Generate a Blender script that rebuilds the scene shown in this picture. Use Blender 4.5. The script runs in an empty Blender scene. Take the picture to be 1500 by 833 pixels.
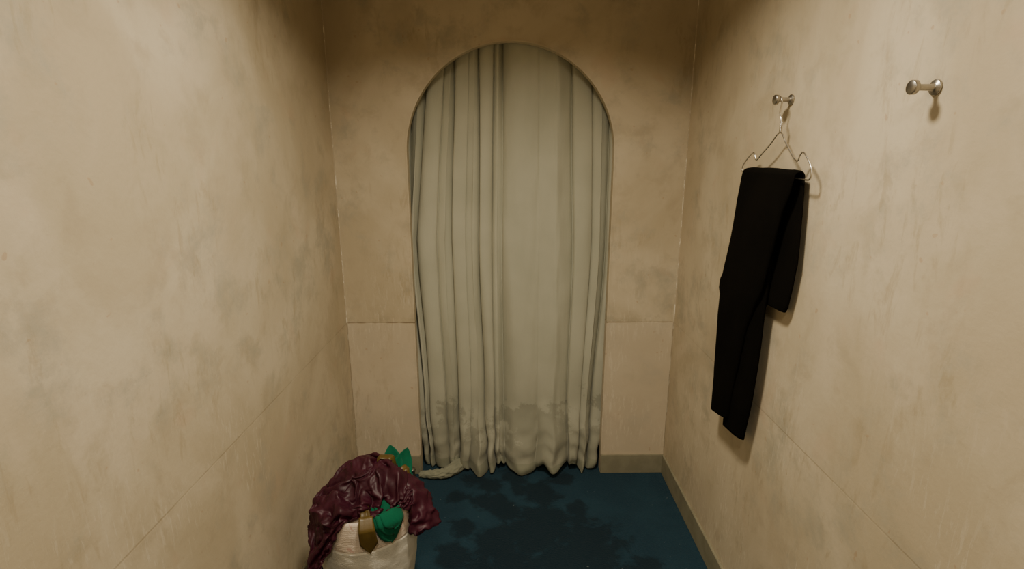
import bpy, bmesh, math, random, time
import numpy as np
from mathutils import Vector, noise, Matrix
from mathutils.bvhtree import BVHTree
random.seed(4)
scene = bpy.context.scene
COL = scene.collection

# ------------------------------------------------------------------ helpers
def new_obj(name, verts, faces, mat=None, smooth=True, parent=None):
    me = bpy.data.meshes.new(name)
    me.from_pydata([tuple(v) for v in verts], [], faces)
    me.update()
    ob = bpy.data.objects.new(name, me)
    COL.objects.link(ob)
    if mat: me.materials.append(mat)
    if smooth:
        for p in me.polygons: p.use_smooth = True
    if parent: ob.parent = parent
    return ob

def empty(name, loc=(0, 0, 0)):
    e = bpy.data.objects.new(name, None)
    e.location = loc
    e.empty_display_size = 0.05
    COL.objects.link(e)
    return e

def recalc(ob):
    bm = bmesh.new(); bm.from_mesh(ob.data)
    bmesh.ops.recalc_face_normals(bm, faces=bm.faces)
    bm.to_mesh(ob.data); bm.free()

def box(name, x0, x1, y0, y1, z0, z1, mat, parent=None, bevel=0.0):
    bm = bmesh.new()
    vs = [bm.verts.new((x, y, z)) for x in (x0, x1) for y in (y0, y1) for z in (z0, z1)]
    for f in ((0,1,3,2),(4,6,7,5),(0,4,5,1),(2,3,7,6),(0,2,6,4),(1,5,7,3)):
        bm.faces.new([vs[i] for i in f])
    bmesh.ops.recalc_face_normals(bm, faces=bm.faces)
    if bevel: bmesh.ops.bevel(bm, geom=bm.edges[:], offset=bevel, segments=2, affect='EDGES')
    me = bpy.data.meshes.new(name); bm.to_mesh(me); bm.free()
    ob = bpy.data.objects.new(name, me); COL.objects.link(ob)
    me.materials.append(mat)
    if parent: ob.parent = parent
    return ob

def lathe(name, prof, mat, n=48, axis='Z', origin=(0,0,0), parent=None, jitter=None):
    V, F = [], []
    for (r, h) in prof:
        for i in range(n):
            a = 2*math.pi*i/n
            rr = r + (jitter(a, h) if jitter else 0)
            if axis == 'Z': p = (rr*math.cos(a), rr*math.sin(a), h)
            else: p = (h, rr*math.cos(a), rr*math.sin(a))
            V.append((p[0]+origin[0], p[1]+origin[1], p[2]+origin[2]))
    m = len(prof)
    for j in range(m-1):
        for i in range(n):
            k = (i+1) % n
            F.append((j*n+i, j*n+k, (j+1)*n+k, (j+1)*n+i))
    F.append(tuple(range(n))); F.append(tuple(range((m-1)*n, m*n)))
    ob = new_obj(name, V, F, mat, True, parent)
    recalc(ob)
    return ob

def sstep(a, b, x):
    t = max(0.0, min(1.0, (x-a)/(b-a))); return t*t*(3-2*t)

def catmull(pts, n=8, closed=False):
    P = [Vector(p) for p in pts]; out = []
    N = len(P)
    rngN = N if closed else N-1
    for i in range(rngN):
        p0 = P[(i-1) % N] if closed or i > 0 else P[0]
        p1 = P[i]; p2 = P[(i+1) % N]
        p3 = P[(i+2) % N] if closed or i+2 < N else P[-1]
        for k in range(n):
            t = k/n
            out.append(0.5*((2*p1)+(-p0+p2)*t+(2*p0-5*p1+4*p2-p3)*t*t+(-p0+3*p1-3*p2+p3)*t**3))
    if not closed: out.append(P[-1])
    return out

def cloth_tube(name, pts, wfun, hfun, mat, parent, org, crump=.34, seed=0, floor=None, seg=14, n=48):
    """crumpled tube of fabric along a path"""
    P = catmull(pts, seg)
    V = []; F = []
    for i, p in enumerate(P):
        a = P[max(i-1, 0)]; b = P[min(i+1, len(P)-1)]
        t = (b-a).normalized(); s1 = t.cross(Vector((0, 0, 1))).normalized(); s2 = s1.cross(t).normalized()
        q = i/(len(P)-1)
        for k in range(n):
            al = 2*math.pi*k/n
            c, s_ = math.cos(al), math.sin(al)
            f = 1 + crump*(.5-abs(noise.noise(Vector((c*1.3, s_*1.3+q*2, q*7+2+seed)))*2)) + crump*.75*noise.noise(Vector((c*2.6, s_*2.6+seed, q*12)))
            v = p + s1*c*wfun(q)*f + s2*s_*hfun(q)*f + t*(.010*noise.noise(Vector((c*2, s_*2, q*4+9))))
            if floor is not None: v.z = max(v.z, floor)
            V.append(tuple(v-Vector(org)))
    m = len(P)
    for j in range(m-1):
        for k in range(n):
            l = (k+1) % n
            F.append((j*n+k, j*n+l, (j+1)*n+l, (j+1)*n+k))
    base = (m-1)*n
    cen = sum((Vector(V[base+k]) for k in range(n)), Vector())/n
    t = (P[-1]-P[-2]).normalized(); ring = len(V)
    for k in range(n): V.append(tuple(cen+(Vector(V[base+k])-cen)*.72-t*.018))
    for k in range(n):
        l = (k+1) % n; F.append((base+k, base+l, ring+l, ring+k))
    F.append(tuple(ring+k for k in range(n))); F.append(tuple(range(n)))
    ob = new_obj(name, V, F, mat, True, parent); recalc(ob)
    return ob

# ------------------------------------------------------------------ node helpers
class NT:
    def __init__(s, name):
        s.mat = bpy.data.materials.new(name); s.mat.use_nodes = True
        s.t = s.mat.node_tree; s.n = s.t.nodes; s.l = s.t.links
        s.b = s.n['Principled BSDF']
        tc = s.n.new('ShaderNodeTexCoord'); s.obj = tc.outputs['Object']
        sep = s.n.new('ShaderNodeSeparateXYZ'); s.l.new(s.obj, sep.inputs[0])
        s.x, s.y, s.z = sep.outputs
    def put(s, sock, v):
        if isinstance(v, bpy.types.NodeSocket): s.l.new(v, sock)
        elif isinstance(v, (tuple, list)) and len(v) == 3 and sock.type == 'RGBA': sock.default_value = (*v, 1)
        else: sock.default_value = v
    def math(s, op, a, b=None, c=None, clamp=False):
        n = s.n.new('ShaderNodeMath'); n.operation = op; n.use_clamp = clamp
        s.put(n.inputs[0], a)
        if b is not None: s.put(n.inputs[1], b)
        if c is not None: s.put(n.inputs[2], c)
        return n.outputs[0]
    def noise(s, scale, detail=4, rough=0.55, dist=0.0, stretch=None):
        n = s.n.new('ShaderNodeTexNoise')
        n.inputs['Scale'].default_value = scale; n.inputs['Detail'].default_value = detail
        n.inputs['Roughness'].default_value = rough; n.inputs['Distortion'].default_value = dist
        if stretch:
            m = s.n.new('ShaderNodeMapping'); m.inputs['Scale'].default_value = stretch
            s.l.new(s.obj, m.inputs[0]); s.l.new(m.outputs[0], n.inputs['Vector'])
        else: s.l.new(s.obj, n.inputs['Vector'])
        return n.outputs['Fac']
    def rng(s, v, a, b, c=0.0, d=1.0):
        n = s.n.new('ShaderNodeMapRange'); n.interpolation_type = 'SMOOTHSTEP'
        s.put(n.inputs[0], v)
        for i, q in enumerate((a, b, c, d)): n.inputs[i+1].default_value = q
        return n.outputs[0]
    def mix(s, f, a, b, mode='MIX'):
        n = s.n.new('ShaderNodeMix'); n.data_type = 'RGBA'; n.blend_type = mode
        s.put(n.inputs[0], f); s.put(n.inputs[6], a); s.put(n.inputs[7], b)
        return n.outputs[2]
    def bump(s, h, strength=0.3, dist=0.002, prev=None):
        n = s.n.new('ShaderNodeBump'); n.inputs['Strength'].default_value = strength
        n.inputs['Distance'].default_value = dist
        s.l.new(h, n.inputs['Height'])
        if prev: s.l.new(prev, n.inputs['Normal'])
        return n.outputs[0]
    def out(s, col=None, rough=None, normal=None, metal=None, spec=None, sheen=None):
        if col is not None: s.put(s.b.inputs['Base Color'], col)
        if rough is not None: s.put(s.b.inputs['Roughness'], rough)
        if normal is not None: s.l.new(normal, s.b.inputs['Normal'])
        if metal is not None: s.b.inputs['Metallic'].default_value = metal
        if spec is not None: s.b.inputs['Specular IOR Level'].default_value = spec
        if sheen is not None: s.b.inputs['Sheen Weight'].default_value = sheen
        return s.mat

# ------------------------------------------------------------------ materials
def wall_material(name, joint=0.8, lower=0.0):
    t = NT(name)
    big = t.noise(2.0, 5, 0.6, 0.6)
    med = t.noise(9, 6, 0.65, 0.3)
    fine = t.noise(70, 4, 0.6)
    c = t.mix(t.rng(big, 0.35, 0.67), (0.52, 0.438, 0.305), (0.64, 0.553, 0.41))
    c = t.mix(t.rng(med, 0.48, 0.70, 0, 0.55), c, (0.45, 0.372, 0.255))
    rub = t.noise(4.5, 8, 0.72, 0.2)
    c = t.mix(t.rng(rub, 0.50, 0.70, 0, 0.7), c, (0.41, 0.38, 0.295))
    rose = t.rng(t.noise(6.3, 3, 0.5, 0.4), 0.60, 0.76, 0, 0.22)
    c = t.mix(rose, c, (0.58, 0.38, 0.25))
    if lower:
        lw = t.rng(t.z, 0.829, 0.831, lower, 0.0)
        c = t.mix(lw, c, (0.64, 0.55, 0.43))
    sp = t.rng(t.noise(38, 1, 0.4), 0.765, 0.79, 0, 0.35)
    c = t.mix(sp, c, (0.42, 0.25, 0.14))
    st = t.noise(1.0, 7, 0.74, 0.4, (85, 85, 13))
    low = t.rng(t.z, 0.45, 1.45, 1.0, 0.0)
    patch = t.rng(t.noise(2.9, 3, 0.5), 0.43, 0.58)
    f = t.math('MULTIPLY', t.math('MULTIPLY', t.rng(st, 0.53, 0.62), low), patch)
    c = t.mix(t.math('MULTIPLY', f, 0.45), c, (0.80, 0.72, 0.58))
    st2 = t.noise(1.0, 6, 0.7, 0.5, (26, 26, 7))
    f2 = t.math('MULTIPLY', t.rng(st2, 0.52, 0.66), t.rng(t.noise(2.3, 3, 0.5), 0.47, 0.60))
    c = t.mix(t.math('MULTIPLY', f2, 0.38), c, (0.36, 0.28, 0.17))
    dj = t.math('SUBTRACT', t.z, 0.83)
    sm = t.math('MULTIPLY', t.rng(dj, 0.0, 0.07, 1.0, 0.0), t.rng(dj, -0.01, 0.0))
    sm = t.math('MULTIPLY', sm, t.rng(t.noise(16, 5, 0.7), 0.45, 0.62))
    c = t.mix(t.math('MULTIPLY', sm, 0.40*joint), c, (0.33, 0.29, 0.20))
    d = t.math('ABSOLUTE', dj)
    line = t.rng(d, 0.0010, 0.0034, 1.0, 0.0)
    lf = t.math('MULTIPLY', line, t.rng(t.noise(9, 3), 0.36, 0.60, 0.08*joint, joint))
    c = t.mix(lf, c, (0.28, 0.21, 0.13))
    h = t.math('ADD', t.math('MULTIPLY', med, 0.6), t.math('MULTIPLY', fine, 0.35))
    h = t.math('ADD', h, t.math('MULTIPLY', f, 0.12))
    n = t.bump(t.math('SUBTRACT', h, t.math('MULTIPLY', line, 0.4*joint)), 0.35, 0.004)
    return t.out(c, t.rng(rub, 0.4, 0.7, 0.5, 0.72), n, spec=0.35)
M_wall = wall_material('plaster_wall', 1.0, 0.5)
M_wall_side = wall_material('plaster_wall_side', 0.36)

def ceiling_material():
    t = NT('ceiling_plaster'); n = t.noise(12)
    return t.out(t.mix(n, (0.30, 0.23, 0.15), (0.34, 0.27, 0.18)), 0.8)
M_ceil = ceiling_material()

def carpet_material():
    t = NT('teal_carpet')
    nz = t.noise(9, 6, 0.7, 0.3)
    blobs = [(-.09,2.33,.07),(-.14,2.215,.065),(-.06,2.22,.055),(.135,2.27,.10),(.05,2.29,.055),(.17,2.06,.14),(.08,1.97,.16),
             (.33,1.92,.16),(-.05,1.93,.13),(-.27,2.24,.045),(.25,1.80,.20),(0.0,1.7,.24),(-.02,2.12,.07),
             (.30,2.15,.06),(-.22,2.02,.06),(.52,1.75,.09),(0.02,2.40,.08),(.26,2.38,.06),(-.2,2.38,.06),(-.25,1.85,.09)]
    cur = None
    for (bx, by, br) in blobs:
        dx = t.math('SUBTRACT', t.x, bx); dy = t.math('SUBTRACT', t.y, by)
        d = t.math('SQRT', t.math('ADD', t.math('MULTIPLY', dx, dx), t.math('MULTIPLY', dy, dy)))
        d = t.math('DIVIDE', d, br)
        cur = d if cur is None else t.math('MINIMUM', cur, d)
    e = t.math('ADD', cur, t.math('MULTIPLY', t.math('SUBTRACT', nz, 0.5), 3.2))
    wet = t.rng(e, 0.65, 1.25, 1.0, 0.0)
    nap = t.noise(3.2, 4, 0.6, 0.5)
    fib = t.noise(420, 3, 0.7)
    fib2 = t.noise(130, 3, 0.7)
    c = t.mix(t.rng(nap, 0.35, 0.65), (0.009, 0.037, 0.062), (0.013, 0.050, 0.079))
    c = t.mix(t.rng(fib2, 0.35, 0.7, 0, 0.5), c, (0.017, 0.062, 0.094))
    c = t.mix(t.math('MULTIPLY', wet, 0.72), c, (0.003, 0.013, 0.022))
    lint = t.rng(t.noise(60, 1, 0.5), 0.775, 0.80)
    c = t.mix(t.math('MULTIPLY', lint, 0.5), c, (0.3, 0.35, 0.35))
    n = t.bump(fib, 0.9, 0.004); n = t.bump(fib2, 0.6, 0.006, n)
    return t.out(c, 0.95, n, spec=0.08, sheen=0.06)
M_carpet = carpet_material()

def simple(name, a, b, rough=0.7, scale=20, bs=0.2, bd=0.001, metal=0, spec=0.4, sheen=0.0, detail=5, bscale=None):
    t = NT(name); n = t.noise(scale, detail)
    h = t.noise(bscale, 4) if bscale else n
    return t.out(t.mix(t.rng(n, 0.35, 0.65), a, b), rough, t.bump(h, bs, bd), metal, spec, sheen)
M_base = simple('painted_baseboard', (0.24, 0.225, 0.155), (0.29, 0.27, 0.19), 0.6, 14)
M_nickel = simple('brushed_nickel', (0.46, 0.43, 0.38), (0.38, 0.355, 0.315), 0.36, 60, 0.05, 0.0005, 1.0)
M_wire = simple('hanger_wire', (0.78, 0.74, 0.68), (0.66, 0.62, 0.56), 0.28, 60, 0.05, 0.0005, 1.0)
M_black = simple('black_wool', (0.0036, 0.0031, 0.0024), (0.0048, 0.0041, 0.0031), 0.95, 6, 0.15, 0.0005, 0, 0.05, 0.0, bscale=500)
M_maroon = simple('maroon_satin', (0.032, 0.0034, 0.0110), (0.048, 0.0055, 0.0170), 0.48, 6, 0.20, 0.004, 0, 0.34, bscale=45)
M_green = simple('green_felt', (0.002, 0.080, 0.040), (0.003, 0.105, 0.054), 0.85, 12, 0.3, 0.001, 0, 0.15, 0.05, bscale=300)
M_tie = simple('olive_silk', (0.065, 0.040, 0.006), (0.105, 0.067, 0.013), 0.42, 10, 0.2, 0.001, 0, 0.5, bscale=200)
M_liner = simple('pink_speckled_cloth', (0.56, 0.38, 0.30), (0.70, 0.60, 0.50), 0.9, 30, 0.5, 0.004, 0, 0.2)
M_lampm = simple('white_enamel', (0.8, 0.8, 0.78), (0.75, 0.75, 0.73), 0.4)

def curtain_material():
    t = NT('curtain_fabric')
    nz = t.noise(11, 7, 0.7, 0.2)
    nz2 = t.noise(4, 3, 0.5)
    c = t.mix(t.rng(nz2, 0.3, 0.7), (0.47, 0.468, 0.372), (0.52, 0.513, 0.412))
    h = t.math('ADD', t.z, t.math('MULTIPLY', t.math('SUBTRACT', nz, 0.5), 0.80))
    h = t.math('ADD', h, t.math('MULTIPLY', t.math('SUBTRACT', nz2, 0.5), 0.9))
    wet = t.rng(h, 0.28, 0.35, 1.0, 0.0)
    c = t.mix(t.math('MULTIPLY', wet, 0.48), c, (0.20, 0.20, 0.155))
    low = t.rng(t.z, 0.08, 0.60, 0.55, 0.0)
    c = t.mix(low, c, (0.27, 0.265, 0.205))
    hem = t.rng(t.z, 0.064, 0.068, 1.0, 0.0)
    c = t.mix(t.math('MULTIPLY', hem, 0.40), c, (0.19, 0.205, 0.14))
    wv = t.noise(900, 2, 0.5)
    n = t.bump(wv, 0.2, 0.0008)
    n = t.bump(t.noise(7, 4, 0.6), 0.3, 0.005, n)
    n = t.bump(t.noise(1.0, 4, 0.6, 0.5, (38, 38, 6)), 0.35, 0.004, n)
    return t.out(c, 0.85, n, spec=0.2, sheen=0.1)
M_curtain = curtain_material()

def basket_material():
    t = NT('woven_rope_basket')
    nz = t.noise(40, 5, 0.7)
    up = t.rng(t.math('ADD', t.z, t.math('MULTIPLY', t.math('SUBTRACT', nz, .5), .01)), 0.352, 0.358)
    c = t.mix(nz, (0.58, 0.55, 0.47), (0.76, 0.73, 0.65))
    c = t.mix(t.math('MULTIPLY', up, 0.6), c, (0.70, 0.54, 0.43))
    sp = t.rng(t.noise(55, 2, 0.5), 0.62, 0.70, 0, 0.5)
    c = t.mix(t.math('MULTIPLY', sp, up), c, (0.45, 0.20, 0.17))
    fz = t.noise(1.0, 5, 0.7, 0.8, (70, 70, 120))
    n = t.bump(fz, 0.5, 0.004); n = t.bump(nz, 0.4, 0.003, n)
    return t.out(c, 0.7, n, spec=0.3)
M_basket = basket_material()

# ------------------------------------------------------------------ room
W = 0.80; D = 2.44; HC = 2.55; YB = -1.10; TH = 0.05; YE = 3.30
box('floor', -1.35, 1.35, YB-.1, YE, -0.06, 0.0, M_carpet)
box('ceiling', -1.35, 1.35, YB-.1, YE, HC, HC+0.06, M_ceil)
box('wall_left', -W-0.1, -W, YB-.1, D, 0, HC, M_wall_side)
box('wall_right', W, W+0.1, YB-.1, D, 0, HC, M_wall_side)
box('wall_front', -W, W, YB-0.1, YB, 0, HC, M_wall_side)

def arched_wall(name, half, spring, y0, y1, xw, zt, mat):
    arch = [(-half, 0.0)]
    nseg = 10
    for i in range(1, nseg): arch.append((-half, spring*i/nseg))
    na = 72
    for i in range(na+1):
        a = math.pi*(1 - i/na)
        arch.append((half*math.cos(a), spring+half*math.sin(a)))
    for i in range(nseg-1, 0, -1): arch.append((half, spring*i/nseg))
    arch.append((half, 0.0))
    outer = []
    for (x, z) in arch:
        if z <= spring+1e-6: outer.append((math.copysign(xw, x), z))
        else:
            dx, dz = x, z-spring
            s = min(xw/abs(dx) if abs(dx) > 1e-6 else 1e9, (zt-spring)/dz)
            outer.append((dx*s, spring+dz*s))
    V, F = [], []
    n = len(arch)
    for y in (y0, y1):
        for (x, z) in arch: V.append((x, y, z))
        for (x, z) in outer: V.append((x, y, z))
    for i in range(n-1):
        F.append((i, i+1, n+i+1, n+i))
        F.append((2*n+i, 3*n+i, 3*n+i+1, 2*n+i+1))
        F.append((i, 2*n+i, 2*n+i+1, i+1))
    for yi, base in ((y0, n), (y1, 3*n)):
        for sgn in (-1, 1):
            c = len(V); V.append((sgn*xw, yi, zt))
            for i in range(n-1):
                a, b = outer[i], outer[i+1]
                if abs(abs(a[0])-xw) < 1e-5 and abs(b[1]-zt) < 1e-5 and abs(abs(b[0])-xw) > 1e-5 and sgn < 0: F.append((base+i, base+i+1, c))
                if abs(a[1]-zt) < 1e-5 and abs(abs(b[0])-xw) < 1e-5 and abs(abs(a[0])-xw) > 1e-5 and sgn > 0: F.append((base+i, base+i+1, c))
    ob = new_obj(name, V, F, mat, False)
    recalc(ob)
    return ob
ARCH_H = 0.470; SPR = 1.632
arched_wall('wall_back', ARCH_H, SPR, D, D+TH, 1.0, HC, M_wall)
def arch_bead():
    pts = [(-ARCH_H, 0.11)] + [(ARCH_H*math.cos(math.pi*(1-i/90)), SPR+ARCH_H*math.sin(math.pi*(1-i/90))) for i in range(91)] + [(ARCH_H, 0.11)]
    V, F = [], []
    for i, (x, z) in enumerate(pts):
        if i in (0, len(pts)-1): nx, nz = (1 if x > 0 else -1), 0
        else:
            l = math.hypot(x, z-SPR); nx, nz = x/l, (z-SPR)/l
        for (o, y) in ((-0.0015, D-0.003), (0.006, D-0.003), (0.006, D+0.002), (-0.0015, D+0.02)):
            V.append((x+nx*o, y, z+nz*o))
    for i in range(len(pts)-1):
        for k in range(4):
            F.append((i*4+k, i*4+(k+1) % 4, (i+1)*4+(k+1) % 4, (i+1)*4+k))
    ob = new_obj('trim_arch', V, F, M_wall, False); recalc(ob)
arch_bead()
box('wall_lobby_left', -1.35, -1.25, D+TH, YE, 0, HC, M_wall)
box('wall_lobby_right', 1.25, 1.35, D+TH, YE, 0, HC, M_wall)
box('wall_lobby_back', -1.25, 1.25, YE-0.1, YE, 0, HC, M_wall)
BH = 0.106
box('baseboard_back_left', -W, -ARCH_H, D-0.010, D, 0, BH, M_base, bevel=0.002)
box('baseboard_back_right', ARCH_H, W, D-0.010, D, 0, BH, M_base, bevel=0.002)
box('baseboard_left', -W, -W+0.010, YB, D-0.010, 0, BH, M_base, bevel=0.002)
box('baseboard_right', W-0.010, W, YB, D-0.010, 0, BH, M_base, bevel=0.002)
def caulk_mat():
    t = NT('cracked_caulk')
    n = t.noise(1.0, 5, 0.7, 0, (30, 30, 14))
    c = t.mix(t.rng(n, 0.48, 0.60), (0.50, 0.42, 0.30), (0.82, 0.75, 0.61))
    c = t.mix(t.rng(t.z, 0.82, 0.84, 0.6, 0.0), c, (0.25, 0.2, 0.13))
    return t.out(c, 0.8)
M_caulk = caulk_mat()
for i, s in enumerate((-1, 1)):
    V = []; F = []
    m = 60
    for j in range(m+1):
        z = BH + (HC-BH)*j/m
        w = 0.0036 + 0.0018*noise.noise(Vector((s*3, 0, z*9)))
        V += [(s*W, D-w, z), (s*(W-w), D, z), (s*W, D, z)]
    for j in range(m):
        F.append((j*3, j*3+1, j*3+4, j*3+3))
    new_obj('trim_%d' % (i+1), V, F, M_caulk, False)

# ------------------------------------------------------------------ curtain
def build_curtain():
    top = [-.56,-.44,-.35,-.285,-.239,-.19,-.137,-.077,-.032,.128,.277,.36,.46,.56]
    mid = [-.56,-.50,-.456,-.363,-.283,-.224,-.148,-.098,-.045,.14,.307,.396,.47,.56]
    bot = [-.455,-.435,-.40,-.33,-.265,-.205,-.115,-.088,-.035,.13,.30,.345,.40,.455]
    crd = [1,1,.9,.55,.85,.4,1,.8,.9,.16,.85,.6,.9,1]
    dark = [0,1,.5,.1,.5,.1,1,.5,.6,.0,.5,.3,.7,0]
    amp = [.045,.05,.06,.05,.055,.05,.065,.045,.070,.070,.055,.05,.05]
    push = [.02,.03,.05,.045,.08,.13,.09,.06,.10,.13,.07,.095,.07]
    hemz = [.0,.0,.01,.0,.02,.0,.0,.045,.0,.026,.04,.0,.012]
    lvl = [(2.2, top), (1.22, mid), (0.32, [a*.45+b*.55 for a, b in zip(mid, bot)]), (0.0, bot)]
    per = 34
    nseg = len(top)-1
    NX = nseg*per+1
    NZ = 250
    V, F = [], []
    ztop = 2.2
    def blend(arr, sg, s):
        c = arr[sg]
        l = arr[sg-1] if sg > 0 else c
        r = arr[sg+1] if sg < nseg-1 else c
        if s < .5: return c+(l-c)*.5*(1-sstep(0, .5, s))
        return c+(r-c)*.5*sstep(.5, 1, s)
    for j in range(NZ+1):
        q = j/NZ
        z0 = ztop*(1-q)**1.15
        for k in range(len(lvl)-1):
            if lvl[k][0] >= z0 >= lvl[k+1][0]:
                f = (lvl[k][0]-z0)/(lvl[k][0]-lvl[k+1][0])
                f = f*f*(3-2*f) if k > 0 else f
                cr = [a+(b-a)*f for a, b in zip(lvl[k][1], lvl[k+1][1])]
                break
        # creases wander a little and fade in and out along their length
        cr = [c+(.008*noise.noise(Vector((ci*2.3, z0*1.5, 3.)))) for ci, c in enumerate(cr)]
        fade = [min(1, max(.35, .8+.6*noise.noise(Vector((ci*4.1, z0*1.1, 12.))))) for ci in range(len(cr))]
        for i in range(NX):
            sg = min(i//per, nseg-1); s = i/per - sg
            wd_ = cr[sg+1]-cr[sg]
            x = cr[sg]+wd_*s
            fl = sstep(0.36, 0.0, z0)
            sk = s**(1.0+.6*noise.noise(Vector((sg*3.1, z0*1.3, 1.))))
            dome = math.sin(math.pi*sk)**(0.70+.25*noise.noise(Vector((sg*1.7, z0*.8, 6.))))
            near = crd[sg]*fade[sg]*(1-sstep(0, 1, s))+crd[sg+1]*fade[sg+1]*sstep(0, 1, s)
            aa = blend(amp, sg, s)*(1-.30*fl)*(1-.15*sstep(.9, 2.1, z0))
            b = aa*(1-near*(1-dome))
            nd = dark[sg]*fade[sg]*math.exp(-(s*wd_/.0050)**2)+dark[sg+1]*fade[sg+1]*math.exp(-((1-s)*wd_/.0050)**2)
            b -= .017*min(nd, 1)*(1-.3*fl)
            lean = 0.014*math.sin(2*math.pi*s)*(1 if sg % 2 else -1)*(1-.7*fl)
            wr = 0.008*noise.noise(Vector((x*9, z0*1.6, sg*.7*0))) + 0.004*noise.noise(Vector((x*30, z0*5, 4.)))
            y = D+TH+0.080 - b - wr
            y -= fl*(0.012+blend(push, sg, s)*(.6+.4*dome))
            y -= 0.018*sstep(.34, .03, z0)*noise.noise(Vector((x*14, z0*18, 2.)))
            hem = 0.004 + blend(hemz, sg, s) + 0.018*max(0, noise.noise(Vector((x*16, 5, 0))))
            hem += 0.040*math.exp(-((x-.165)/.028)**2)
            z = hem + z0*(ztop-hem)/ztop
            V.append((x+lean+fl*.024*noise.noise(Vector((x*7, z0*9, 8.))), y, z))
    for j in range(NZ):
        for i in range(NX-1):
            a = j*NX+i
            F.append((a, a+NX, a+NX+1, a+1))
    CO = (0, D+TH+0.03, 0)
    root = empty('curtain', CO)
    inv = Matrix.Translation((0, -(D+TH+0.03), 0))
    ob = new_obj('curtain_cloth', V, F, M_curtain)
    ob.parent = root; ob.matrix_parent_inverse = inv
    m = ob.modifiers.new('thick', 'SOLIDIFY'); m.thickness = 0.002; m.offset = 0
    # corner of the hem trailing over the carpet left of the opening
    cloth_tube('curtain_trailing_hem', [(-.27, 2.485, .024), (-.315, 2.425, .026), (-.355, 2.400, .026), (-.40, 2.396, .024), (-.44, 2.400, .020), (-.472, 2.408, .014)],
               lambda q: .036-.020*q, lambda q: .030-.016*q, M_curtain, root, CO, .22, 3, .003)
    return root
curtain = build_curtain()
ds = empty('door_stop', (-0.513, 2.392, 0))
lathe('stop_body', [(.001, .0005), (.021, .0005), (.022, .003), (.021, .010), (.017, .030), (.018, .045), (.021, .050), (.021, .056), (.017, .060), (.001, .061)], M_nickel, 40, 'Z', (0, 0, 0), ds)

# ------------------------------------------------------------------ wall hooks
def wall_hook(name, y, z):
    root = empty(name, (W, y, z))
    prof = [(0.0005, 0.0), (0.0140, 0.0), (0.0146, -0.001), (0.0146, -0.004), (0.0138, -0.0052), (0.0080, -0.0060),
            (0.0062, -0.009), (0.0060, -0.034), (0.0068, -0.038), (0.0120, -0.0400), (0.0134, -0.0415), (0.0134, -0.0490), (0.0122, -0.0505), (0.0005, -0.0508)]
    lathe('hook_peg', prof, M_nickel, 40, 'X', (0, 0, 0), root)
    return root
HKY, HKZ = 1.578, 1.781
wall_hook('wall_hook', HKY, HKZ)
wall_hook('wall_hook', 1.050, 1.753)

# ------------------------------------------------------------------ clothes hanger
HX = 0.764
def wire(name, pts, r, mat, parent, cyclic=False):
    cu = bpy.data.curves.new(name, 'CURVE'); cu.dimensions = '3D'
    sp = cu.splines.new('POLY'); sp.points.add(len(pts)-1)
    for i, p in enumerate(pts): sp.points[i].co = (*p, 1)
    sp.use_cyclic_u = cyclic
    cu.bevel_depth = r; cu.bevel_resolution = 4; cu.use_fill_caps = True
    tmp = bpy.data.objects.new(name, cu); COL.objects.link(tmp)
    dg = bpy.context.evaluated_depsgraph_get()
    me = bpy.data.meshes.new_from_object(tmp.evaluated_get(dg))
    bpy.data.objects.remove(tmp)
    ob = bpy.data.objects.new(name, me); COL.objects.link(ob)
    me.materials.clear(); me.materials.append(mat)
    for p in me.polygons: p.use_smooth = True
    ob.parent = parent
    return ob
hanger = empty('clothes_hanger', (HX, HKY, 1.60))
def hp(y, z, dx=0): return (dx, y-HKY, z-1.60)
cy, cz, rr = HKY+0.002, HKZ+0.0085-0.019, 0.019
arc = []
for i in range(19):
    a = math.radians(-10 + i*(215/18))
    arc.append(hp(cy+rr*math.cos(a), cz+rr*math.sin(a)))
stem = arc + [tuple(p) for p in catmull([arc[-1], hp(1.5655, 1.742), hp(1.557, 1.730), hp(1.552, 1.712), hp(1.551, 1.686)], 5)[1:]]
wire('hanger_hook', stem, 0.0022, M_wire, hanger)
frame = [hp(1.551,1.690), hp(1.60,1.658), hp(1.650,1.628), hp(1.672,1.614), hp(1.684,1.613), hp(1.692,1.626), hp(1.703,1.633), hp(1.725,1.625),
         hp(1.758,1.604), hp(1.772,1.590), hp(1.773,1.578), hp(1.760,1.572), hp(1.66,1.570), hp(1.55,1.569), hp(1.45,1.567), hp(1.385,1.564),
         hp(1.370,1.568), hp(1.366,1.580), hp(1.374,1.600), hp(1.400,1.624), hp(1.418,1.634), hp(1.430,1.627), hp(1.438,1.613), hp(1.450,1.613),
         hp(1.470,1.626), hp(1.51,1.658)]
wire('hanger_frame', catmull(frame, 6, True), 0.0022, M_wire, hanger, True)
tw = []
for i in range(60):
    a = i*0.9; z = 1.690 + i*0.00045
    tw.append(hp(1.551+0.0030*math.cos(a), z, 0.0030*math.sin(a)))
wire('hanger_collar', tw, 0.0013, M_wire, hanger)

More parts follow.
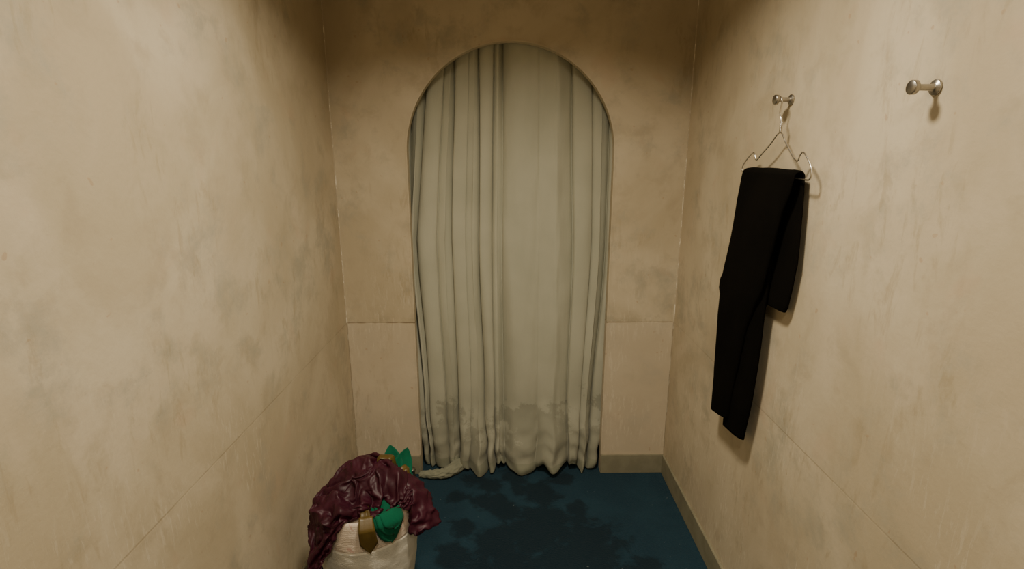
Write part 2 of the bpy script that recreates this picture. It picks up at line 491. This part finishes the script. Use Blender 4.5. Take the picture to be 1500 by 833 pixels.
# ------------------------------------------------------------------ trousers
def loft_cloth(name, rows, parent, org, seed=0, n=44, hemslope=0.0):
    R = []
    for i in range(len(rows)-1):
        for k in range(7):
            t = k/7
            R.append([b+(c-b)*t for b, c in zip(rows[i], rows[i+1])])
    R.append(list(rows[-1]))
    V, F = [], []
    for ri, (cx, cz, y0, y1, th, ph) in enumerate(R):
        ph = math.radians(ph); nx, nz = math.cos(ph), math.sin(ph)
        yc, w = (y0+y1)/2, (y1-y0)/2
        for i in range(n):
            a = 2*math.pi*i/n
            ca, sa = math.cos(a), math.sin(a)
            u = math.copysign(abs(ca)**0.75, ca); v = math.copysign(abs(sa)**0.7, sa)
            y = yc + w*u
            fold = 0.0030*noise.noise(Vector((y*14+seed, cz*4, seed))) + 0.0012*noise.noise(Vector((y*34, cz*9, seed+3)))
            fold += 0.0012*abs(noise.noise(Vector((y*20-cz*16, cz*18, seed+8))))
            o = th*v + (fold if sa > 0.15 else -fold*0.3)
            y += 0.0035*noise.noise(Vector((cz*9, u, seed+1)))
            z = cz + nz*o
            V.append((cx+nx*o-org[0], y-org[1], z-org[2] + (hemslope*u*sstep(0.6, 1.0, ri/(len(R)-1)))))
    m = len(R)
    for j in range(m-1):
        for i in range(n):
            k = (i+1) % n
            F.append((j*n+i, j*n+k, (j+1)*n+k, (j+1)*n+i))
    for base in (0, (m-1)*n):
        c = Vector((0, 0, 0))
        for i in range(n): c += Vector(V[base+i])
        c /= n
        ring = len(V)
        for i in range(n):
            p = Vector(V[base+i]); q = c + (p-c)*0.86
            V.append((q.x, q.y, q.z+0.012))
        for i in range(n):
            k = (i+1) % n
            F.append((base+i, base+k, ring+k, ring+i))
        F.append(tuple(ring+i for i in range(n)))
    ob = new_obj(name, V, F, M_black, True, parent)
    recalc(ob)
    return ob
TO = (HX, 1.60, 1.56)
trousers = empty('black_trousers', TO)
bz = 1.569; rp = 0.0145
rowsB = [(HX+.014, 1.188, 1.430, 1.60, .0095, 0), (HX+.014, 1.205, 1.420, 1.61, .0105, 0), (HX+.014, 1.27, 1.408, 1.64, .010, 0), (HX+.014, 1.335, 1.400, 1.67, .010, 0),
         (HX+.014, 1.45, 1.408, 1.70, .009, 0), (HX+.0143, 1.53, 1.416, 1.72, .007, 0), (HX+.0145, 1.560, 1.419, 1.726, .006, 0)]
over = []
for ph in (20, 45, 70, 90, 110, 135, 160):
    p = math.radians(ph)
    over.append((HX+rp*math.cos(p), bz+rp*math.sin(p), 1.419, 1.736, .006, ph))
rowsA = [(HX-.0145, 1.560, 1.420, 1.738, .006, 180), (HX-.0155, 1.52, 1.432, 1.742, .008, 180), (HX-.017, 1.473, 1.452, 1.748, .010, 180),
         (HX-.018, 1.40, 1.470, 1.752, .011, 180), (HX-.018, 1.36, 1.478, 1.760, .011, 180), (HX-.019, 1.29, 1.495, 1.778, .012, 180),
         (HX-.019, 1.225, 1.510, 1.794, .012, 180), (HX-.019, 1.205, 1.518, 1.808, .012, 180), (HX-.019, 1.175, 1.535, 1.810, .012, 180), (HX-.019, 1.155, 1.545, 1.797, .012, 180), (HX-.019, 1.08, 1.575, 1.797, .012, 180), (HX-.018, .965, 1.605, 1.794, .012, 180),
         (HX-.017, .85, 1.628, 1.788, .012, 180), (HX-.016, .76, 1.640, 1.784, .012, 180), (HX-.016, .722, 1.646, 1.782, .012, 180)]
loft_cloth('trouser_leg_outer', rowsB+over+rowsA, trousers, TO, 1.0, hemslope=-0.016)
rowsC = [(HX-.006, 1.42, 1.50, 1.70, .006, 180), (HX-.004, 1.30, 1.500, 1.70, .010, 180), (HX-.003, 1.17, 1.510, 1.71, .012, 180), (HX-.003, .965, 1.515, 1.71, .012, 180),
         (HX-.003, .86, 1.525, 1.71, .012, 180), (HX-.003, .76, 1.540, 1.705, .012, 180), (HX-.003, .70, 1.548, 1.70, .012, 180)]
loft_cloth('trouser_leg_inner', rowsC, trousers, TO, 5.0, hemslope=-0.012)

# ------------------------------------------------------------------ basket and clothes
BX, BY = -0.520, 1.63
RIM = 0.455
basket = empty('laundry_basket', (BX, BY, 0))
prof = [(0.001, 0.004), (0.112, 0.0), (0.120, 0.004)]
key = [(0, .120), (.03, .134), (.10, .147), (.20, .160), (.30, .169), (.38, .171), (.44, .166), (.455, .163)]
def rad(z):
    for (a, ra), (b, rb) in zip(key, key[1:]):
        if a <= z <= b: return ra+(rb-ra)*(z-a)/(b-a)
    return key[-1][1]
N = 230
for i in range(N+1):
    z = 0.004+(RIM-0.004)*i/N
    prof.append((rad(z)+0.0006*abs(math.sin(math.pi*z/0.0065))-(0.004*math.exp(-((z-.355)/.003)**2)), z))
prof += [(0.160, RIM+.006), (0.154, RIM+.005), (0.150, RIM-.004), (0.150, .36), (0.149, .30), (0.001, .28)]
bk = lathe('basket_body', prof, M_basket, 120, 'Z', (0, 0, 0), basket, jitter=lambda a, h: 0.005*math.sin(2*a+.6)*min(1, h*3)+0.0015*math.sin(5*a+h*9)+0.0020*noise.noise(Vector((math.cos(a)*6, math.sin(a)*6, h*30))))
def heapz(x, y):
    r = math.hypot(x, y)
    e = 1-(min(r, .15)/.150)**4
    g = math.exp(-(((x+.015)/.10)**2+((y-.055)/.075)**2))
    return RIM-0.02 + e*(.028+.110*g) + e*0.016*noise.noise(Vector((x*14, y*14, 2))) + 0.007*noise.noise(Vector((x*35, y*35, 7)))
V, F = [], []
nr, na = 26, 72
for j in range(nr+1):
    r = 0.146*j/nr
    for i in range(na):
        a = 2*math.pi*i/na
        x, y = r*math.cos(a), r*math.sin(a)
        V.append((x, y, heapz(x, y)))
for j in range(nr):
    for i in range(na):
        k = (i+1) % na
        F.append((j*na+i, j*na+k, (j+1)*na+k, (j+1)*na+i))
heap = new_obj('folded_laundry', V, F, M_liner, True, basket)
bmh = bmesh.new(); bmh.from_mesh(heap.data); bmesh.ops.remove_doubles(bmh, verts=bmh.verts, dist=1e-5); bmesh.ops.recalc_face_normals(bmh, faces=bmh.faces); bmh.to_mesh(heap.data); bmh.free()

def on_basket(th, d, off):
    R0 = .168
    if d < 0:
        r = R0+d
        k = sstep(0, -.035, d)
        x, y = r*math.cos(th), r*math.sin(th)
        z = (RIM+.008)*(1-k)+heapz(x, y)*k
        return (x, y, z+off)
    k = min(1, d/.012)
    r = R0+off*k+.004*k
    z = RIM+.008+off*(1-k)-max(0, d-.004)
    return (r*math.cos(th), r*math.sin(th), z)
def pattern(name, rowf, nrow, ncol, off, mat, parent, org, ripple=0.0, seed=0):
    V, F = [], []
    for j in range(nrow+1):
        v = j/nrow
        for i in range(ncol+1):
            u = i/ncol*2-1
            th, d = rowf(u, v)
            x, y, z = on_basket(th, d, off+ripple*(.5+noise.noise(Vector((u*2, v*3, seed)))))
            V.append((x+BX-org[0], y+BY-org[1], z-org[2]))
    for j in range(nrow):
        for i in range(ncol):
            a = j*(ncol+1)+i
            F.append((a, a+1, a+ncol+2, a+ncol+1))
    ob = new_obj(name, V, F, mat, True, parent)
    m = ob.modifiers.new('thick', 'SOLIDIFY'); m.thickness = 0.002; m.offset = 0
    return ob
GO = (BX+.08, BY-.10, RIM)
green = empty('green_felt_garment', GO)
def lobe(th0, d0, d1, wid, tilt=0):
    def f(u, v):
        w = wid*math.sqrt(max(0.0, 1-max(0, (v-.45)/.55)**2))*(.75+.25*min(1, v/.45))
        return th0+tilt*v+u*w/.172, d0+(d1-d0)*v+.006*math.sin(u*3)
    return f
g1 = pattern('felt_lobe_1', lobe(math.radians(-51), -.13, .088, .054), 40, 16, .007, M_green, green, GO, .006, 1)
g2 = pattern('felt_lobe_2', lobe(math.radians(-54), -.11, .062, .050, .1), 36, 16, .013, M_green, green, GO, .006, 2)
g3 = pattern('felt_lobe_3', lobe(math.radians(-46), -.10, .032, .046, -.05), 30, 16, .019, M_green, green, GO, .006, 3)
TO2 = (BX+.03, BY-.12, RIM)
tie = empty('olive_necktie', TO2)
def blade(u, v):
    w = .027*(.6+.4*v) if v < .82 else .027*(1-(v-.82)/.18)
    return math.radians(-76)+u*max(w, .0004)/.172+.10*(v-.5), -.12+.216*v
t1 = pattern('tie_front_blade', blade, 60, 8, .022, M_tie, tie, TO2, .003, 4)

MO = (BX, BY, RIM)
garment = empty('maroon_satin_garment', MO)
slv = cloth_tube('sleeve', [(BX+.02, BY+.02, .530), (BX+.09, BY+.015, .515), (BX+.145, BY+.000, .490), (BX+.183, BY-.018, .445), (BX+.205, BY-.036, .395), (BX+.215, BY-.050, .355)],
                 lambda q: .052*(.85+.15*q), lambda q: .023*(1+.1*q), M_maroon, garment, MO)
bpy.context.view_layer.update()
def inside(x, y):
    fr = -.230 + .02*math.sin(x*20+1)
    if x > -.03: fr = -.230+ (x+.03)*1.7
    fr = min(fr, -.13)
    if -.265 < x < .165 and fr < y < .175-.9*max(0, x-.05): return True
    yc = -.015-(x-.08)*.42
    if .06 < x < .225 and yc-.066 < y < yc+.055: return True
    if -.225 < x < -.140 and -.345 < y < -.15: return True
    return False
def crum(x, y):
    wx = noise.noise(Vector((x*5, y*5, 31)))*.05; wy = noise.noise(Vector((x*5, y*5, 41)))*.05
    ang = .9+2.0*noise.noise(Vector((x*3, y*3, 51)))
    p = (x+wx)*math.cos(ang)+(y+wy)*math.sin(ang)
    q = 1-.65*sstep(.13, .19, math.hypot(x, y))
    f = .019*q*math.sin(p*2*math.pi/.060) + .010*q*math.sin((y+wx*2)*2*math.pi/.080+1)+noise.noise(Vector((x*9, y*9, 1)))*0.03
    f += .003*noise.noise(Vector((x*45, y*45, 1)))
    dx = noise.noise(Vector((x*7, y*7, 11)))*0.03; dy = noise.noise(Vector((x*7, y*7, 21)))*0.03
    lift = .08*math.exp(-((x/.13)**2+((y-.05)/.12)**2)) + .03*sstep(.05, .15, x)
    return (BX+x+dx, BY+y+dy, 0.615+lift+f)
t0 = time.time()
step = .0066
idx = {}; V = []; F = []
nx, ny = 104, 83
for j in range(ny):
    for i in range(nx):
        x = -.34+i*step; y = -.36+j*step
        if inside(x, y):
            idx[(i, j)] = len(V); V.append(crum(x, y))
for j in range(ny-1):
    for i in range(nx-1):
        q = [(i, j), (i+1, j), (i+1, j+1), (i, j+1)]
        if all(k in idx for k in q): F.append([idx[k] for k in q])
cloth = new_obj('garment_body', V, F, M_maroon)
bm = bmesh.new(); bm.from_mesh(cloth.data); bm.verts.ensure_lookup_table()
seen = set(); comps = []
for v0 in bm.verts:
    if v0.index in seen: continue
    st_ = [v0]; seen.add(v0.index); comp = []
    while st_:
        v = st_.pop(); comp.append(v)
        for e in v.link_edges:
            o = e.other_vert(v)
            if o.index not in seen: seen.add(o.index); st_.append(o)
    comps.append(comp)
comps.sort(key=len, reverse=True)
dele = [v for c in comps[1:] for v in c]
bmesh.ops.delete(bm, geom=dele, context='VERTS')
bm.to_mesh(cloth.data); bm.free()
coll = [bk, heap, g1, g2, g3, t1, slv, bpy.data.objects['wall_left']]
for o in coll:
    o.modifiers.new('Collision', 'COLLISION')
    o.collision.thickness_outer = 0.003
    o.collision.cloth_friction = 30
cm = cloth.modifiers.new('Cloth', 'CLOTH')
s = cm.settings
s.quality = 6; s.mass = 0.22; s.tension_stiffness = 15; s.compression_stiffness = 15; s.shear_stiffness = 5; s.bending_stiffness = 0.35
s.air_damping = 1.5
cm.collision_settings.distance_min = 0.003
cm.collision_settings.collision_quality = 3
cm.collision_settings.use_self_collision = True
cm.collision_settings.self_distance_min = 0.0035
cm.collision_settings.self_friction = 8
FR = 42
cm.point_cache.frame_start = 1; cm.point_cache.frame_end = FR
for f in range(1, FR+1):
    scene.frame_set(f)
dg = bpy.context.evaluated_depsgraph_get()
me = bpy.data.meshes.new_from_object(cloth.evaluated_get(dg))
cloth.modifiers.clear(); cloth.data = me
for p in me.polygons: p.use_smooth = True
for o in coll:
    for mm in list(o.modifiers):
        if mm.type == 'COLLISION': o.modifiers.remove(mm)
scene.frame_set(1)
bvh = BVHTree.FromPolygons([v.co.copy() for v in me.vertices], [tuple(p.vertices) for p in me.polygons])
m = cloth.modifiers.new('sub', 'SUBSURF'); m.levels = 1; m.render_levels = 2
m = cloth.modifiers.new('thick', 'SOLIDIFY'); m.thickness = 0.0012; m.offset = 0
cloth.parent = garment; cloth.matrix_parent_inverse = Matrix.Translation((-MO[0], -MO[1], -MO[2]))
print('SIM time', time.time()-t0, 'verts', len(me.vertices))

def topz(x, y):
    h = bvh.ray_cast(Vector((x, y, 1.0)), Vector((0, 0, -1)))
    z = heapz(x-BX, y-BY) if math.hypot(x-BX, y-BY) < .16 else RIM
    if h[0] is not None: z = max(z, h[0].z)
    return z
def strip_on_top(name, pts, width, mat, parent, org, n=50, off=.004, curl=0.0):
    P = catmull([(p[0], p[1], 0) for p in pts], 12)
    cz = [topz(p.x, p.y) for p in P]
    for _ in range(10): cz = [max(cz[i]-.004*0, (cz[max(i-1, 0)]+cz[min(i+1, len(cz)-1)])/2) for i in range(len(cz))]
    V, F = [], []
    for i, p in enumerate(P):
        a = P[max(i-1, 0)]; b = P[min(i+1, len(P)-1)]
        t = (b-a).normalized(); nrm = Vector((-t.y, t.x, 0))
        q = i/(len(P)-1)
        w = width(q)
        for k in range(9):
            u = k/4-1
            V.append((p.x+nrm.x*w*u-org[0], p.y+nrm.y*w*u-org[1], cz[i]+off-.004*u*u+curl*u*w-org[2]))
    for i in range(len(P)-1):
        for k in range(8):
            a = i*9+k
            F.append((a, a+1, a+10, a+9))
    ob = new_obj(name, V, F, mat, True, parent)
    m = ob.modifiers.new('thick', 'SOLIDIFY'); m.thickness = 0.002; m.offset = 0
strip_on_top('tie_tail_blade', [(BX+.03, BY+.060), (BX+.06, BY+.065), (BX+.09, BY+.06), (BX+.125, BY+.04), (BX+.150, BY+.02)], lambda q: .015*(1 if q < .85 else max(.05, (1-q)/.15)), M_tie, tie, TO2, off=.006)
def leaf(name, base, tip, wid, side, bow):
    V, F = [], []
    b = Vector(base); t = Vector(tip); ax = t-b
    sd = Vector(side).normalized(); nn = ax.cross(sd).normalized()
    n = 24
    for j in range(n+1):
        v = j/n
        w = wid*math.sin(math.pi*min(1, .18+.82*v))**.8
        for k in range(9):
            u = k/4-1
            p = b+ax*v+sd*w*u+nn*(bow*math.sin(math.pi*v)-.25*w*u*u)
            V.append(tuple(p-Vector(GO)))
    for j in range(n):
        for k in range(8):
            a = j*9+k
            F.append((a, a+1, a+10, a+9))
    ob = new_obj(name, V, F, M_green, True, green)
    m = ob.modifiers.new('thick', 'SOLIDIFY'); m.thickness = 0.003; m.offset = 0
leaf('felt_leaf_1', (BX+.09, BY+.03, .475), (BX+.060, BY+.135, .572), .042, (1, .3, .25), .01)
leaf('felt_leaf_2', (BX+.10, BY+.02, .470), (BX+.128, BY+.125, .566), .040, (1, .1, -.3), .012)
leaf('felt_leaf_3', (BX+.08, BY-.01, .480), (BX+.155, BY+.060, .500), .036, (.5, -.8, 0), .015)
leaf('felt_leaf_4', (BX+.06, BY+.05, .480), (BX+.09, BY+.140, .535), .040, (1, 0, 0), .015)

# ------------------------------------------------------------------ ceiling lamps
def ceiling_lamp(y, power, size, spread):
    root = empty('ceiling_lamp', (0, y, HC))
    lathe('lamp_ring', [(size*.5, 0), (size*.5+.03, 0), (size*.5+.03, -.02), (size*.5+.005, -.024), (size*.5, -.02)], M_lampm, 64, 'Z', (0, 0, 0), root)
    L = bpy.data.lights.new('lamp_panel', 'AREA'); L.shape = 'DISK'; L.size = size; L.energy = power
    L.color = (1.0, 0.885, 0.68); L.spread = math.radians(spread)
    lo = bpy.data.objects.new('lamp_panel', L); COL.objects.link(lo)
    lo.location = (0, 0, -0.03); lo.parent = root
ceiling_lamp(1.15, 22, 0.24, 142)
ceiling_lamp(-0.35, 15.5, 0.24, 156)  # unseen second lamp behind the camera, added to brighten the lower back wall

w = bpy.data.worlds.new('World'); scene.world = w; w.use_nodes = True
w.node_tree.nodes['Background'].inputs[0].default_value = (1.0, 0.9, 0.75, 1)
w.node_tree.nodes['Background'].inputs[1].default_value = 0.05

# ------------------------------------------------------------------ camera
cam = bpy.data.cameras.new('camera'); co = bpy.data.objects.new('camera', cam); COL.objects.link(co)
co.location = (-0.02, 0.0, 1.63)
co.rotation_euler = (math.radians(90-14.0), 0, math.radians(-0.6))
cam.sensor_width = 36; cam.lens = 36*767/1500; cam.clip_start = 0.01
scene.camera = co
